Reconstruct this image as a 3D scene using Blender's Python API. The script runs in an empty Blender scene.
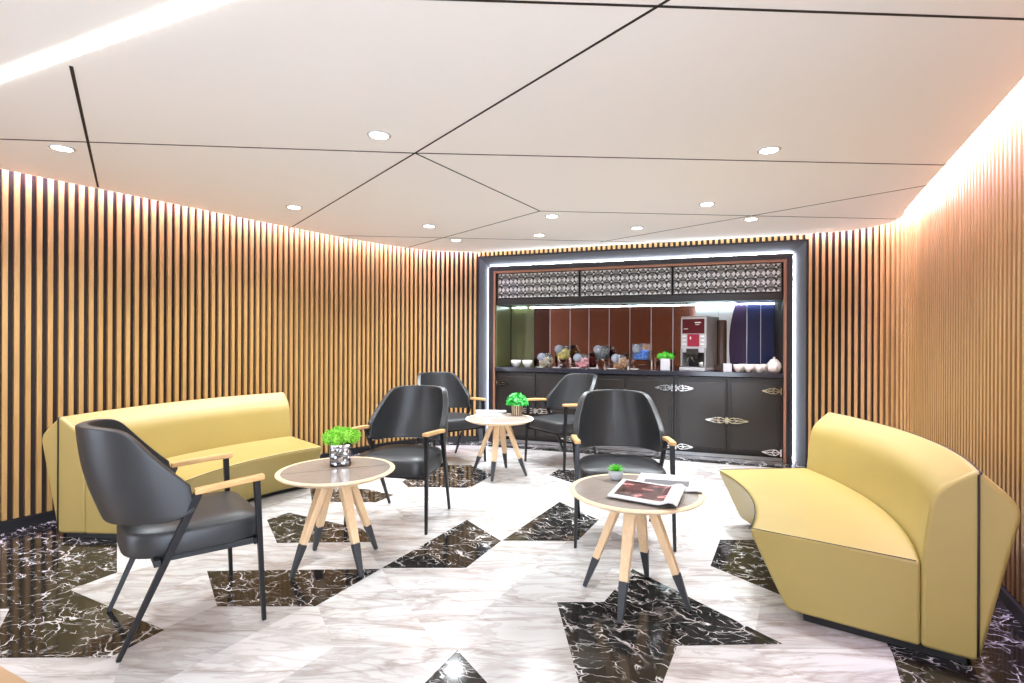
import bpy, bmesh, math, random
from mathutils import Vector, Matrix
random.seed(7)
C = bpy.context.scene.collection
PI = math.pi
V = Vector
# ------------------------------------------------------------------ camera, world, exposure
CAMH, FPX, HY, ROLL = 1.28, 515.0, 340.0, 0.004
H = 2.37
cam = bpy.data.objects.new('camera', bpy.data.cameras.new('camera')); C.objects.link(cam)
cam.data.sensor_width = 36; cam.data.lens = FPX/1024*36; cam.data.clip_start = 0.02
cam.data.shift_y = -(341.5-HY)/1024
cam.location = (0, 0, CAMH); cam.rotation_euler = (PI/2, -ROLL, 0)
bpy.context.scene.camera = cam
vs = bpy.context.scene.view_settings
vs.view_transform = 'Standard'; vs.look = 'None'; vs.exposure = 1.0; vs.gamma = 1.0; vs.use_curve_mapping = False
w = bpy.data.worlds.new('world'); bpy.context.scene.world = w; w.use_nodes = True
w.node_tree.nodes['Background'].inputs[0].default_value = (.86, .96, 1.12, 1)
w.node_tree.nodes['Background'].inputs[1].default_value = 4.9
bpy.context.scene.cycles.max_bounces = 10
bpy.context.scene.cycles.diffuse_bounces = 6
COVE, LINE, DOWN, SPOT, NICHE = 62.0, 7.0, 16.0, 41.0, 24.0

def ray(x, y):
    a = (x-512)/FPX; b = (HY-y)/FPX
    return V((a - b*ROLL, 1.0, b + a*ROLL))
def onz(x, y, z):
    r = ray(x, y); k = (z-CAMH)/r.z
    return V((r.x*k, k, z))

# ------------------------------------------------------------------ materials
def mat(name, col, rough=.5, metal=0, **kw):
    m = bpy.data.materials.new(name); m.use_nodes = True
    b = m.node_tree.nodes['Principled BSDF']
    b.inputs['Base Color'].default_value = (*col, 1); b.inputs['Roughness'].default_value = rough
    b.inputs['Metallic'].default_value = metal
    for k, v in kw.items(): b.inputs[k.replace('_', ' ')].default_value = v
    return m
def nodes(m): return m.node_tree.nodes, m.node_tree.links, m.node_tree.nodes['Principled BSDF']
def ramp(N, stops):
    r = N.new('ShaderNodeValToRGB'); e = r.color_ramp.elements
    e[0].position, e[0].color = stops[0][0], (*stops[0][1], 1)
    e[1].position, e[1].color = stops[-1][0], (*stops[-1][1], 1)
    for p, c in stops[1:-1]:
        k = e.new(p); k.color = (*c, 1)
    return r
def mapping(N, L, scale=(1,1,1), rot=(0,0,0), loc=(0,0,0)):
    t = N.new('ShaderNodeTexCoord'); mp = N.new('ShaderNodeMapping')
    L.new(t.outputs['Object'], mp.inputs[0])
    mp.inputs['Scale'].default_value = scale; mp.inputs['Rotation'].default_value = rot; mp.inputs['Location'].default_value = loc
    return mp
def noise(N, L, vec, scale, detail=4, rough=.55, dist=0):
    n = N.new('ShaderNodeTexNoise'); n.inputs['Scale'].default_value = scale; n.inputs['Detail'].default_value = detail
    n.inputs['Roughness'].default_value = rough; n.inputs['Distortion'].default_value = dist
    L.new(vec.outputs[0], n.inputs['Vector']); return n
def wood(name, c1, c2, rough=.45, scale=(12,12,1.2)):
    m = mat(name, c1, rough); N, L, b = nodes(m)
    mp = mapping(N, L, scale); n = noise(N, L, mp, 4, 5, .6, .6)
    r = ramp(N, [(.3, c1), (.7, c2)]); L.new(n.outputs[0], r.inputs[0]); L.new(r.outputs[0], b.inputs['Base Color'])
    return m
def leather(name, col, rough, bump=.05, var=.12):
    m = mat(name, col, rough); N, L, b = nodes(m)
    mp = mapping(N, L); v = N.new('ShaderNodeTexVoronoi'); v.inputs['Scale'].default_value = 260
    L.new(mp.outputs[0], v.inputs['Vector'])
    bp = N.new('ShaderNodeBump'); bp.inputs['Strength'].default_value = bump; bp.inputs['Distance'].default_value = .002
    L.new(v.outputs['Distance'], bp.inputs['Height']); L.new(bp.outputs[0], b.inputs['Normal'])
    n = noise(N, L, mp, 3, 3); r = ramp(N, [(.3, tuple(c*(1-var) for c in col)), (.7, col)])
    L.new(n.outputs[0], r.inputs[0]); L.new(r.outputs[0], b.inputs['Base Color'])
    return m
def emit(name, col, s):
    m = mat(name, (0,0,0), .5); b = m.node_tree.nodes['Principled BSDF']
    b.inputs['Emission Color'].default_value = (*col, 1); b.inputs['Emission Strength'].default_value = s
    return m
def white_marble(name, rot, tint, seed):
    m = mat(name, tint, .16); N, L, b = nodes(m)
    mp = mapping(N, L, (1.0, 4.6, 1), (0, 0, rot), (seed, seed*2, 0))
    n1 = noise(N, L, mp, 1.0, 5, .55, .9)
    r1 = ramp(N, [(.34, tuple(c*.93 for c in tint)), (.46, tint), (.505, (tint[0]*.70, tint[1]*.65, tint[2]*.62)), (.54, tuple(c*.9 for c in tint)), (.62, tint)])
    L.new(n1.outputs[0], r1.inputs[0])
    n2 = noise(N, L, mp, 2.4, 5, .6, .8)
    r2 = ramp(N, [(.40, (1,1,1)), (.5, (.80,.77,.75)), (.53, (1,1,1))])
    L.new(n2.outputs[0], r2.inputs[0])
    mx = N.new('ShaderNodeMix'); mx.data_type = 'RGBA'; mx.blend_type = 'MULTIPLY'; mx.inputs['Factor'].default_value = 1
    L.new(r1.outputs[0], mx.inputs['A']); L.new(r2.outputs[0], mx.inputs['B'])
    L.new(mx.outputs['Result'], b.inputs['Base Color']); return m
def black_marble(name):
    m = mat(name, (.01,.01,.01), .09); N, L, b = nodes(m)
    mp = mapping(N, L, (1, 1, 1), (0,0,.4))
    n0 = noise(N, L, mp, 3.0, 4, .6)
    ad = N.new('ShaderNodeMix'); ad.data_type = 'RGBA'; ad.blend_type = 'LINEAR_LIGHT'; ad.inputs['Factor'].default_value = .16
    L.new(mp.outputs[0], ad.inputs['A']); L.new(n0.outputs['Color'], ad.inputs['B'])
    outs = []
    for sc, th, st in ((2.4, .030, (1, 1.9, 1)), (5.5, .038, (1, 2.4, 1)), (11, .05, (1, 2, 1))):
        m2 = N.new('ShaderNodeMapping'); m2.inputs['Scale'].default_value = st; m2.inputs['Rotation'].default_value = (0,0,sc)
        L.new(ad.outputs['Result'], m2.inputs[0])
        v = N.new('ShaderNodeTexVoronoi'); v.feature = 'DISTANCE_TO_EDGE'; v.inputs['Scale'].default_value = sc
        L.new(m2.outputs[0], v.inputs['Vector'])
        r = ramp(N, [(0, (1,1,1)), (th, (0,0,0))]); L.new(v.outputs[0], r.inputs[0])
        n = noise(N, L, mp, sc*1.1+1, 3); r3 = ramp(N, [(.45, (0,0,0)), (.60, (1,1,1))]); L.new(n.outputs[0], r3.inputs[0])
        mu = N.new('ShaderNodeMath'); mu.operation = 'MULTIPLY'; L.new(r.outputs[0], mu.inputs[0]); L.new(r3.outputs[0], mu.inputs[1])
        outs.append(mu)
    a = N.new('ShaderNodeMath'); a.operation = 'MAXIMUM'; L.new(outs[0].outputs[0], a.inputs[0]); L.new(outs[1].outputs[0], a.inputs[1])
    a2 = N.new('ShaderNodeMath'); a2.operation = 'MAXIMUM'; L.new(a.outputs[0], a2.inputs[0]); L.new(outs[2].outputs[0], a2.inputs[1])
    r = ramp(N, [(0, (.012,.011,.010)), (.35, (.10,.09,.085)), (1, (.72,.70,.68))]); L.new(a2.outputs[0], r.inputs[0])
    L.new(r.outputs[0], b.inputs['Base Color']); return m

M = dict(
    slat=wood('slat_oak', (.49,.285,.10), (.38,.21,.068), .42, (9,9,.8)),
    slat_dark=wood('slat_walnut', (.34,.16,.08), (.26,.11,.055), .5, (9,9,.8)),
    backing=mat('backing_dark', (.016,.007,.005), .8),
    black=mat('black_paint', (.008,.008,.009), .4),
    ceil=mat('ceiling_paint', (.87,.84,.79), .9),
    gap=mat('ceiling_gap', (.02,.012,.008), .8),
    wm0=white_marble('white_marble_a', .15, (.60,.59,.58), 0),
    wm1=white_marble('white_marble_b', 1.15, (.50,.485,.475), 5),
    wm2=white_marble('white_marble_c', -.95, (.60,.58,.57), 9),
    bm=black_marble('black_marble'),
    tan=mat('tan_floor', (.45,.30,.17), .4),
    cove=emit('cove_led', (.90,.74,1.22), COVE),
    line=emit('linear_light', (1,.99,.97), LINE),
    down=emit('downlight_lens', (1,.98,.95), DOWN),
    led=emit('niche_led', (.86,.92,1), NICHE),
    led2=emit('shelf_led', (.72,.95,1), 14.0),
    yellow=leather('yellow_leather', (.37,.275,.082), .42, .04, .06),
    pipe=mat('black_piping', (.012,.010,.009), .5),
    dleather=leather('charcoal_leather', (.025,.026,.028), .42, .08, .2),
    dmetal=mat('black_metal', (.010,.010,.012), .35, .3),
    arm=wood('arm_wood', (.72,.44,.19), (.58,.33,.13), .4, (14,3,14)),
    leg=wood('leg_wood', (.78,.56,.34), (.68,.46,.26), .5, (20,20,3)),
    sock=mat('leg_sock', (.035,.037,.042), .5),
    rim=wood('rim_wood', (.78,.60,.40), (.68,.50,.31), .4, (5,30,5)),
    inlay=wood('table_inlay', (.36,.31,.27), (.27,.22,.19), .16, (4,50,4)),
    seam=mat('table_seam', (.05,.035,.025), .6),
    frame=mat('niche_frame', (.020,.018,.022), .28, .2),
    splay=mat('splay_metal', (.05,.052,.060), .45, .2),
    bronze=mat('bronze_trim', (.30,.14,.085), .4, .1),
    cab=mat('cabinet_lacquer', (.028,.024,.022), .26, .3),
    cabf=mat('cabinet_frame', (.020,.017,.016), .3, .3),
    counter=mat('counter_stone', (.022,.022,.030), .12),
    chrome=mat('chrome', (.80,.78,.75), .18, 1),
    mirror=mat('bronze_mirror', (.30,.18,.145), .06, 1), mirror_refl_dark=mat('dark_reflection_mirror', (.10,.065,.06), .08, 1),  # second mirror is darker: a dark reflection put into its colour
    navy=mat('navy_reflection', (.005,.010,.075), .5),
    purple=mat('purple_reflection', (.045,.018,.075), .6),
    white_refl=mat('white_reflection', (.90,.90,.92), .4),  # navy, purple and white stand in for reflections of the room
    side=mat('side_panel', (.12,.12,.045), .3, .2),
    lat_w=mat('lattice_light', (.60,.62,.61), .4),
    lat_g=mat('lattice_grey', (.19,.195,.19), .4),
    lat_b=mat('lattice_back', (.015,.015,.015), .5),
    porcelain=mat('porcelain', (.64,.63,.62), .2),
    cup=mat('cup_pink', (.72,.62,.58), .3),
    steel=mat('steel', (.55,.55,.57), .3, .9),
    mgrey=mat('machine_grey', (.27,.26,.25), .4, .3),
    mwhite=mat('machine_white', (.40,.38,.41), .3),
    mred=mat('machine_red', (.07,.005,.012), .2),
    mred2=mat('machine_display', (.26,.015,.04), .25),
    mblack=mat('machine_black', (.02,.018,.018), .3),
    mbrown=mat('bean_hopper', (.06,.032,.024), .2),
    green=mat('leaf_green', (.10,.50,.035), .5),
    green2=mat('leaf_dark_green', (.02,.36,.04), .45),
    lime=mat('moss_lime', (.28,.62,.06), .7),
    paper=mat('paper', (.58,.57,.57), .4),
    ink=mat('ink_grey', (.12,.11,.12), .4),
    gwhite=mat('planter_white', (.52,.50,.53), .4),
    cookie=mat('cookie', (.50,.22,.06), .7), candy_y=mat('candy_yellow', (.65,.50,.08), .5),
    candy_p=mat('candy_pink', (.80,.28,.32), .5), candy_d=mat('candy_dark', (.04,.06,.06), .4),
    candy_b=mat('candy_blue', (.02,.22,.80), .4), candy_n=mat('candy_beige', (.52,.42,.28), .6),
)
jg = mat('jar_glass', (.93,.97,1), .04, 0, Transmission_Weight=.94, IOR=1.3); M['jar'] = jg
g = mat('clear_glass', (.90,.96,1), .05, 0, Transmission_Weight=1.0, IOR=1.25); M['glass'] = g
# picture spread of the magazine: dark brown room with a pink glow
def magpic():
    m = mat('magazine_picture', (.08,.03,.03), .25); N, L, b = nodes(m)
    mp = mapping(N, L, (9, 14, 1)); n = noise(N, L, mp, 1.2, 3, .5, .4)
    r = ramp(N, [(.35, (.030,.012,.012)), (.50, (.11,.035,.03)), (.60, (.16,.05,.05)), (.68, (.75,.35,.32)), (.8, (.12,.06,.10))])
    L.new(n.outputs[0], r.inputs[0]); L.new(r.outputs[0], b.inputs['Base Color']); return m
M['pic'] = magpic(); M['greybowl'] = mat('grey_bowl', (.42,.44,.46), .25)
def mosaic():
    m = mat('mirror_mosaic', (.5,.5,.5), .12, .85); N, L, b = nodes(m)
    mp = mapping(N, L, (1,1,1)); v = N.new('ShaderNodeTexVoronoi'); v.inputs['Scale'].default_value = 70
    L.new(mp.outputs[0], v.inputs['Vector'])
    r = ramp(N, [(.1, (.02,.016,.012)), (.5, (.12,.09,.07)), (.75, (.30,.24,.20)), (.97, (.55,.60,.70))])
    sp = N.new('ShaderNodeSeparateColor'); L.new(v.outputs['Color'], sp.inputs[0]); L.new(sp.outputs[0], r.inputs[0])
    L.new(r.outputs[0], b.inputs['Base Color']); return m
M['mosaic'] = mosaic()
def stripe():
    m = mat('copper_stripes', (.5,.4,.3), .3, .4); N, L, b = nodes(m)
    t = N.new('ShaderNodeTexCoord'); g = N.new('ShaderNodeTexGradient'); g.gradient_type = 'RADIAL'; L.new(t.outputs['Object'], g.inputs[0])
    mu = N.new('ShaderNodeMath'); mu.operation = 'MULTIPLY'; mu.inputs[1].default_value = 14; L.new(g.outputs['Fac'], mu.inputs[0])
    fr = N.new('ShaderNodeMath'); fr.operation = 'FRACT'; L.new(mu.outputs[0], fr.inputs[0])
    r = ramp(N, [(.35, (.60,.48,.36)), (.5, (.14,.07,.04))]); L.new(fr.outputs[0], r.inputs[0]); L.new(r.outputs[0], b.inputs['Base Color']); return m
M['stripe'] = stripe()

# ------------------------------------------------------------------ helpers
def obj(name, bm, m, parent=None, smooth=False, angle=None):
    me = bpy.data.meshes.new(name)
    bmesh.ops.recalc_face_normals(bm, faces=bm.faces)
    bm.to_mesh(me); bm.free()
    for x in (m if isinstance(m, (list, tuple)) else [m]): me.materials.append(M[x] if isinstance(x, str) else x)
    o = bpy.data.objects.new(name, me); C.objects.link(o)
    if smooth or angle:
        for p in me.polygons: p.use_smooth = True
        if angle: me.set_sharp_from_angle(angle=angle)
    if parent: o.parent = parent
    return o
def tag(o, label, cat, group=None, kind=None):
    o['label'] = label; o['category'] = cat
    if group: o['group'] = group
    if kind: o['kind'] = kind
    return o
def thing(name, label, cat, loc=(0,0,0), rz=0, group=None):
    o = bpy.data.objects.new(name, None); C.objects.link(o); o.empty_display_size = .1
    o.location = loc; o.rotation_euler = (0,0,rz); return tag(o, label, cat, group)
def struct(name, bm, m, **k):
    o = obj(name, bm, m, **k); o['kind'] = 'structure'; return o
def box(bm, c, s, rz=0, mi=0, M4=None):
    mt = Matrix.Translation(c) @ Matrix.Rotation(rz, 4, 'Z') @ Matrix.Diagonal((s[0], s[1], s[2], 1))
    if M4 is not None: mt = M4 @ mt
    r = bmesh.ops.create_cube(bm, size=1, matrix=mt)
    for f in {f for v in r['verts'] for f in v.link_faces}: f.material_index = mi
    return r['verts']
def bevel(o, w=.004, seg=2, ang=.6):
    m = o.modifiers.new('bevel', 'BEVEL'); m.width = w; m.segments = seg; m.limit_method = 'ANGLE'; m.angle_limit = ang
    for p in o.data.polygons: p.use_smooth = True
    m.harden_normals = True
    return o
def bar(bm, a, b, s0, s1=None, up=(0,0,1), mi=0):
    """square bar from a to b; s0, s1 = (width, depth) at each end"""
    a, b = V(a), V(b); s1 = s1 or s0
    d = (b-a).normalized(); x = d.cross(V(up))
    if x.length < 1e-4: x = V((1,0,0))
    x.normalize(); y = x.cross(d)
    vs_ = []
    for p, s in ((a, s0), (b, s1)):
        for i, j in ((-1,-1),(1,-1),(1,1),(-1,1)): vs_.append(bm.verts.new(p + x*i*s[0]/2 + y*j*s[1]/2))
    for f in ((0,1,2,3),(7,6,5,4),(0,4,5,1),(1,5,6,2),(2,6,7,3),(3,7,4,0)):
        bm.faces.new([vs_[k] for k in f]).material_index = mi
def tube(bm, pts, r, n=8, mi=0, closed=False):
    pts = [V(p) for p in pts]; rings = []
    for i, p in enumerate(pts):
        a = pts[i-1] if (i > 0 or closed) else p; b = pts[(i+1) % len(pts)] if (i < len(pts)-1 or closed) else p
        d = (b-a).normalized(); x = d.orthogonal() if abs(d.z) > .95 else d.cross(V((0,0,1))); x.normalize(); y = x.cross(d)
        rings.append([bm.verts.new(p + (x*math.cos(2*PI*k/n) + y*math.sin(2*PI*k/n))*r) for k in range(n)])
    m = len(rings)
    for i in range(m if closed else m-1):
        for k in range(n):
            bm.faces.new((rings[i][k], rings[i][(k+1)%n], rings[(i+1)%m][(k+1)%n], rings[(i+1)%m][k])).material_index = mi
    if not closed:
        bm.faces.new(rings[0]).material_index = mi; bm.faces.new(rings[-1][::-1]).material_index = mi
def lathe(bm, prof, n=32, c=(0,0,0), mi=0):
    c = V(c); rings = []
    for r, z in prof:
        if r < 1e-5: rings.append([bm.verts.new(c+V((0,0,z)))])
        else: rings.append([bm.verts.new(c+V((r*math.cos(2*PI*k/n), r*math.sin(2*PI*k/n), z))) for k in range(n)])
    for a, b in zip(rings, rings[1:]):
        for k in range(n):
            q = [a[k%len(a)], a[(k+1)%n%len(a)], b[(k+1)%n%len(b)], b[k%len(b)]]
            u = []
            for v in q:
                if v not in u: u.append(v)
            if len(u) > 2: bm.faces.new(u).material_index = mi
def copy_tree(o, parent=None):
    c = o.copy(); C.objects.link(c)
    if parent: c.parent = parent
    for ch in list(o.children): copy_tree(ch, c)
    return c
def fillet(pts, r, n=4):
    out = []
    for i, p in enumerate(pts):
        rr = r[i] if isinstance(r, (list, tuple)) else r
        a, b = V(pts[i-1]), V(pts[(i+1) % len(pts)]); p = V(p)
        if rr <= 0: out.append(p); continue
        u, v = (a-p), (b-p); t = min(rr, u.length*.45, v.length*.45)
        p0, p1 = p+u.normalized()*t, p+v.normalized()*t
        for k in range(n+1):
            s = k/n; out.append(p0*(1-s)**2 + p*2*s*(1-s) + p1*s*s)
    return out
def bez(pts, n=12):       # Catmull-Rom through points
    P = [V(p) for p in pts]; P = [P[0]*2-P[1]] + P + [P[-1]*2-P[-2]]; out = []
    for i in range(1, len(P)-2):
        for k in range(n):
            t = k/n; a, b, c, d = P[i-1:i+3]
            out.append(.5*((2*b)+(c-a)*t+(2*a-5*b+4*c-d)*t*t+(3*b-a-3*c+d)*t**3))
    return out + [P[-2]]
def resample(path, step, offs=0):
    out = []; d = offs
    for a, b in zip(path, path[1:]):
        L = (b-a).length
        while d < L: out.append((a + (b-a)*(d/L), (b-a).normalized())); d += step
        d -= L
    return out
def offset(path, k):      # + = to the left of travel
    out = []
    for i, p in enumerate(path):
        d = (path[min(i+1, len(path)-1)] - path[max(i-1, 0)]).normalized()
        out.append(p + V((-d.y, d.x))*k)
    return out
def strip(bm, pa, pb, za, zb, mi=0):
    for i in range(len(pa)-1):
        bm.faces.new([bm.verts.new((*pa[i], za)), bm.verts.new((*pa[i+1], za)), bm.verts.new((*pb[i+1], zb)), bm.verts.new((*pb[i], zb))]).material_index = mi

# ------------------------------------------------------------------ room shell
NL, NR = V((-.43, 6.52)), V((3.06, 5.33))
ND = (NR-NL).normalized(); NN = V((-ND.y, ND.x))          # NN points into the niche (away from the room)
NW = (NR-NL).length; NANG = math.atan2(ND.y, ND.x)
left_path = [V((-5.02, .94))] + bez([(-3.40,3.40), (-2.26,5.12), (-1.83,5.70), (-1.43,6.14), (-1.0,6.43), NL], 10)
right_path = bez([NR, (3.35,5.19), (3.54,4.97), (3.585,4.70), (3.49,4.40), (3.31,4.11), (2.735,3.04)], 10) + [V((1.17,.11))]
SW, SD, PITCH, COVEH = .027, .028, .058, .14
def slat_wall(name, path, mname='slat', ztop=H+COVEH, zbot=.07):
    bm = bmesh.new()
    for p, d in resample(path, PITCH, .02):
        q = p + V((d.y, -d.x))*(SD/2)
        box(bm, (q.x, q.y, (ztop+zbot)/2), (SW, SD, ztop-zbot), math.atan2(d.y, d.x), 0)
    back = offset(path, .0); back2 = offset(path, .06)
    zb = 0 if zbot < 1 else zbot; strip(bm, back, back, zb, ztop, 1); strip(bm, back2, back2, zb, ztop, 1); strip(bm, back, back2, zb, zb, 1); strip(bm, back, back2, ztop, ztop, 1)
    return struct(name, bm, [mname, 'backing'])
slat_wall('wall_left', left_path); slat_wall('wall_right', right_path)
def baseboard(name, path):
    bm = bmesh.new(); a, b = offset(path, -.001), offset(path, -.044)
    strip(bm, b, b, 0, .065); strip(bm, a, b, .065, .065)
    struct(name, bm, 'black')
baseboard('baseboard_left', left_path); baseboard('baseboard_right', right_path)
# slats over the niche, between the black surround and the ceiling
slat_wall('wall_back', [NL, NR], 'slat', H+COVEH, H-.035)
# rear slat screen behind the camera (its reflection shows in the bronze mirror)
bm = bmesh.new(); R0, R1 = V((-6.7,-2.1)), V((-.75,-2.9))
d = (R1-R0).normalized()
for p, dd in resample([R0, R1], .11, .03): box(bm, (p.x, p.y, H/2), (.06, .03, H), math.atan2(dd.y, dd.x), 0)
bc = (R0+R1)/2 - V((-d.y, d.x))*.03
box(bm, (bc.x, bc.y, H/2), ((R1-R0).length, .02, H), math.atan2(d.y, d.x), 1)
struct('wall_rear', bm, ['slat_dark', 'backing'])

# ceiling: a slab stopping short of the slats, leaving a lit slot
def ceil_poly():
    a = offset(left_path, -.125); b = offset(right_path, -.125)
    pts = a[:-1] + [NL + V((.0,0)) - NN*.085, NR - NN*.085] + b[1:]
    pts = [p for p in pts]
    return pts + [V((1.17,-3.2)), V((-6.7,-3.2)), V((-6.7,.9))]
bm = bmesh.new(); pts = ceil_poly()
f = bm.faces.new([bm.verts.new((p.x, p.y, H)) for p in pts]); r = bmesh.ops.extrude_face_region(bm, geom=[f])
bmesh.ops.translate(bm, verts=[v for v in r['geom'] if isinstance(v, bmesh.types.BMVert)], vec=(0,0,.02))
def cseam(a, b, w=.011, ext=(0,0)):
    A, B = onz(*a, H), onz(*b, H); d = (B-A).normalized(); A -= d*ext[0]; B += d*ext[1]; m = (A+B)/2
    box(bm, (m.x, m.y, H), ((B-A).length, w, .003), math.atan2(d.y, d.x), 1)
cseam((0,139),(415,153)); cseam((415,153),(948,165)); cseam((440,-1),(668,6.5), .011, (1.2,0)); cseam((668,6.5),(1024,19), .011, (0,.1))
cseam((668,0),(415,153), .011, (1.0,0)); cseam((415,153),(290,228)); cseam((415,153),(540,211)); cseam((540,211),(402,249))
cseam((540,211),(900,219)); cseam((340,235.5),(690,243)); cseam((934,184),(600,242)); cseam((71,66),(98,187), .013)
struct('ceiling', bm, ['ceil', 'gap'])
# cove: lid and LED strip hidden above the slot
def cove(name, path):
    bm = bmesh.new(); a, b = offset(path, 0), offset(path, -.16)
    strip(bm, a, b, H+COVEH, H+COVEH, 0); strip(bm, b, b, H+.02, H+COVEH, 0)
    struct(name, bm, 'ceil')
    bm = bmesh.new(); a, b = offset(path, -.06), offset(path, -.115)
    strip(bm, a, b, H+COVEH-.004, H+COVEH-.004, 0)
    o = obj('cove_light_strip', bm, 'cove'); return o
cl = cove('trim_1', left_path); tag(cl, 'hidden LED strip washing the top of the long left slat wall', 'light strip')
cl = cove('trim_2', right_path); tag(cl, 'hidden LED strip washing the top of the right slat wall', 'light strip')

# floor
bm = bmesh.new()
def fpoly(pts, z, mi):
    bm.faces.new([bm.verts.new((p[0], p[1], z)) for p in pts]).material_index = mi
s = .435; c0 = (onz(382,568,0)+onz(467,520,0))/2
random.seed(3)
hx = [V((math.cos(PI/3*k), math.sin(PI/3*k)))*s for k in range(6)]
fpoly([(-9,-4),(5,-4),(5,8),(-9,8)], -.001, 0)
for i in range(-12, 12):
    for j in range(-14, 14):
        c = V((c0.x + 1.5*s*i, c0.y + s*math.sqrt(3)*(j + (i%2)/2)))
        if not (-7.5 < c.x < 4.4 and -3.5 < c.y < 7.6): continue
        k = random.randrange(3); h = [c+x for x in hx]; h = h[k:]+h[:k]
        fpoly([h[0],h[1],h[2],h[3]], 0, random.randrange(3)); fpoly([h[3],h[4],h[5],h[0]], 0, random.randrange(3))
def bpoly(pix): fpoly([onz(x, y, 0) for x, y in pix], .0008, 3)
def bworld(pts): fpoly(pts, .0008, 3)
for q in ([(382,568),(466,568),(501,541),(467,520)], [(502.5,540.5),(577.5,541),(598.5,520),(559.5,502)],
          [(557,602.4),(604,602),(632.5,569),(782.6,644),(677,646),(640,742),(595,742)],
          [(720,540),(780,540),(830,575),(795,601),(710.5,566)], [(207,571),(381,569),(315.4,606.5),(217,606.5)],
          [(267,520),(288.6,512.6),(362,529),(376,542),(277,543)], [(310,488),(366,489),(394,495),(376,502.5),(312,502)],
          [(425,465.5),(471,465),(492.7,475),(470,488),(408,487),(402,482)], [(549,475),(558,469.5),(600,471),(606,486),(575,484)],
          [(164.4,630),(110,657.5),(0,658),(0,628),(9.4,609),(0,609),(0,530),(60,520),(117,520),(117,572.5),(70,590)],
          [(457.3,650.3),(400,708),(510,708)]): bpoly(q)
# dark margin along the walls
lp = offset(left_path, -.02); li = offset(left_path, -.24); strip(bm, lp, li, .0006, .0006, 3)
bi = [NL - NN*.26, NR - NN*.26]
bworld([NL+NN*.1, NR+NN*.1, NR-NN*.26, NL-NN*.26])
rp = offset(right_path, -.02); ri = offset(right_path, -.22); strip(bm, rp, ri, .0006, .0006, 3)
bworld([onz(892.7,653.6,0), onz(901,683,0), onz(930,760,0), V((1.5,.9)), V((2.0,1.95)), V((2.15,2.6)), V((1.6,2.2))])
bworld([V((-3.35,3.2)), V((-4.6,1.2)), V((-4.0,1.2)), onz(0,640,0), onz(0,560,0)])
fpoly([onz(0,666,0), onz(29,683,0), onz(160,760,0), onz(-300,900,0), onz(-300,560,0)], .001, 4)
struct('floor', bm, ['wm0', 'wm1', 'wm2', 'bm', 'tan'])

# ------------------------------------------------------------------ lights of the room
def dl_label(i): return dl_labels[i]
dls = [(379,135,'large round downlight just left of where three ceiling joints meet'),
       (62,148,'recessed downlight above the left end of the long left sofa, beside the slat wall'),
       (769,150,'recessed downlight above the right sofa, just below the long cross joint'),
       (707,204,'downlight on the right between the large one and the coffee machine'),
       (751,219,'downlight above the right end of the bar recess'),
       (552,216,'downlight right beside the corner where two thin ceiling joints meet'),
       (294,207,'downlight over the left slat wall near the long diagonal joint'),
       (429,226,'downlight above the middle black armchair, left of the thin joint corner'),
       (539,235,'small downlight over the left bar cabinets, below the joint corner'),
       (637,228,'downlight above the middle of the bar recess'),
       (456,240,'smallest downlight, over the back left armchair by the wall bend')]
proto = None
for x, y, lab in dls:
    p = onz(x, y, H)
    if proto is None:
        t = thing('downlight', lab, 'ceiling light', (p.x, p.y, H), 0, 'recessed ceiling downlights')
        bm = bmesh.new(); lathe(bm, [(.047,-.004),(.050,-.006),(.060,-.004),(.064,0)], 32); obj('trim_ring', bm, 'porcelain', t, True)
        bm = bmesh.new(); lathe(bm, [(0,-.004),(.047,-.004)], 32); obj('lens', bm, 'down', t)
        proto = t
    else:
        t = copy_tree(proto); t['label'] = lab; t.location = (p.x, p.y, H)
    ld = bpy.data.lights.new('downlight_beam', 'SPOT'); ld.energy = SPOT; ld.spot_size = 2.3; ld.spot_blend = .9; ld.shadow_soft_size = .09
    ld.color = (.88,.95,1.0); lo = bpy.data.objects.new('downlight_beam', ld); C.objects.link(lo); lo.parent = t; lo.location = (0,0,-.03)
def linear(a, b, lab, w=.052):
    d = (b-a).normalized(); m = (a+b)/2
    t = thing('linear_ceiling_light', lab, 'ceiling light', (m.x, m.y, H), math.atan2(d.y, d.x))
    bm = bmesh.new(); box(bm, (0,0,-.002), ((b-a).length, w, .006)); obj('diffuser', bm, 'line', t)
A, B = onz(-40,91,H), onz(209,0,H); dd = (B-A).normalized()
linear(A - dd*.3, B + dd*1.0, 'long white linear light crossing the upper left corner of the ceiling')

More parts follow.
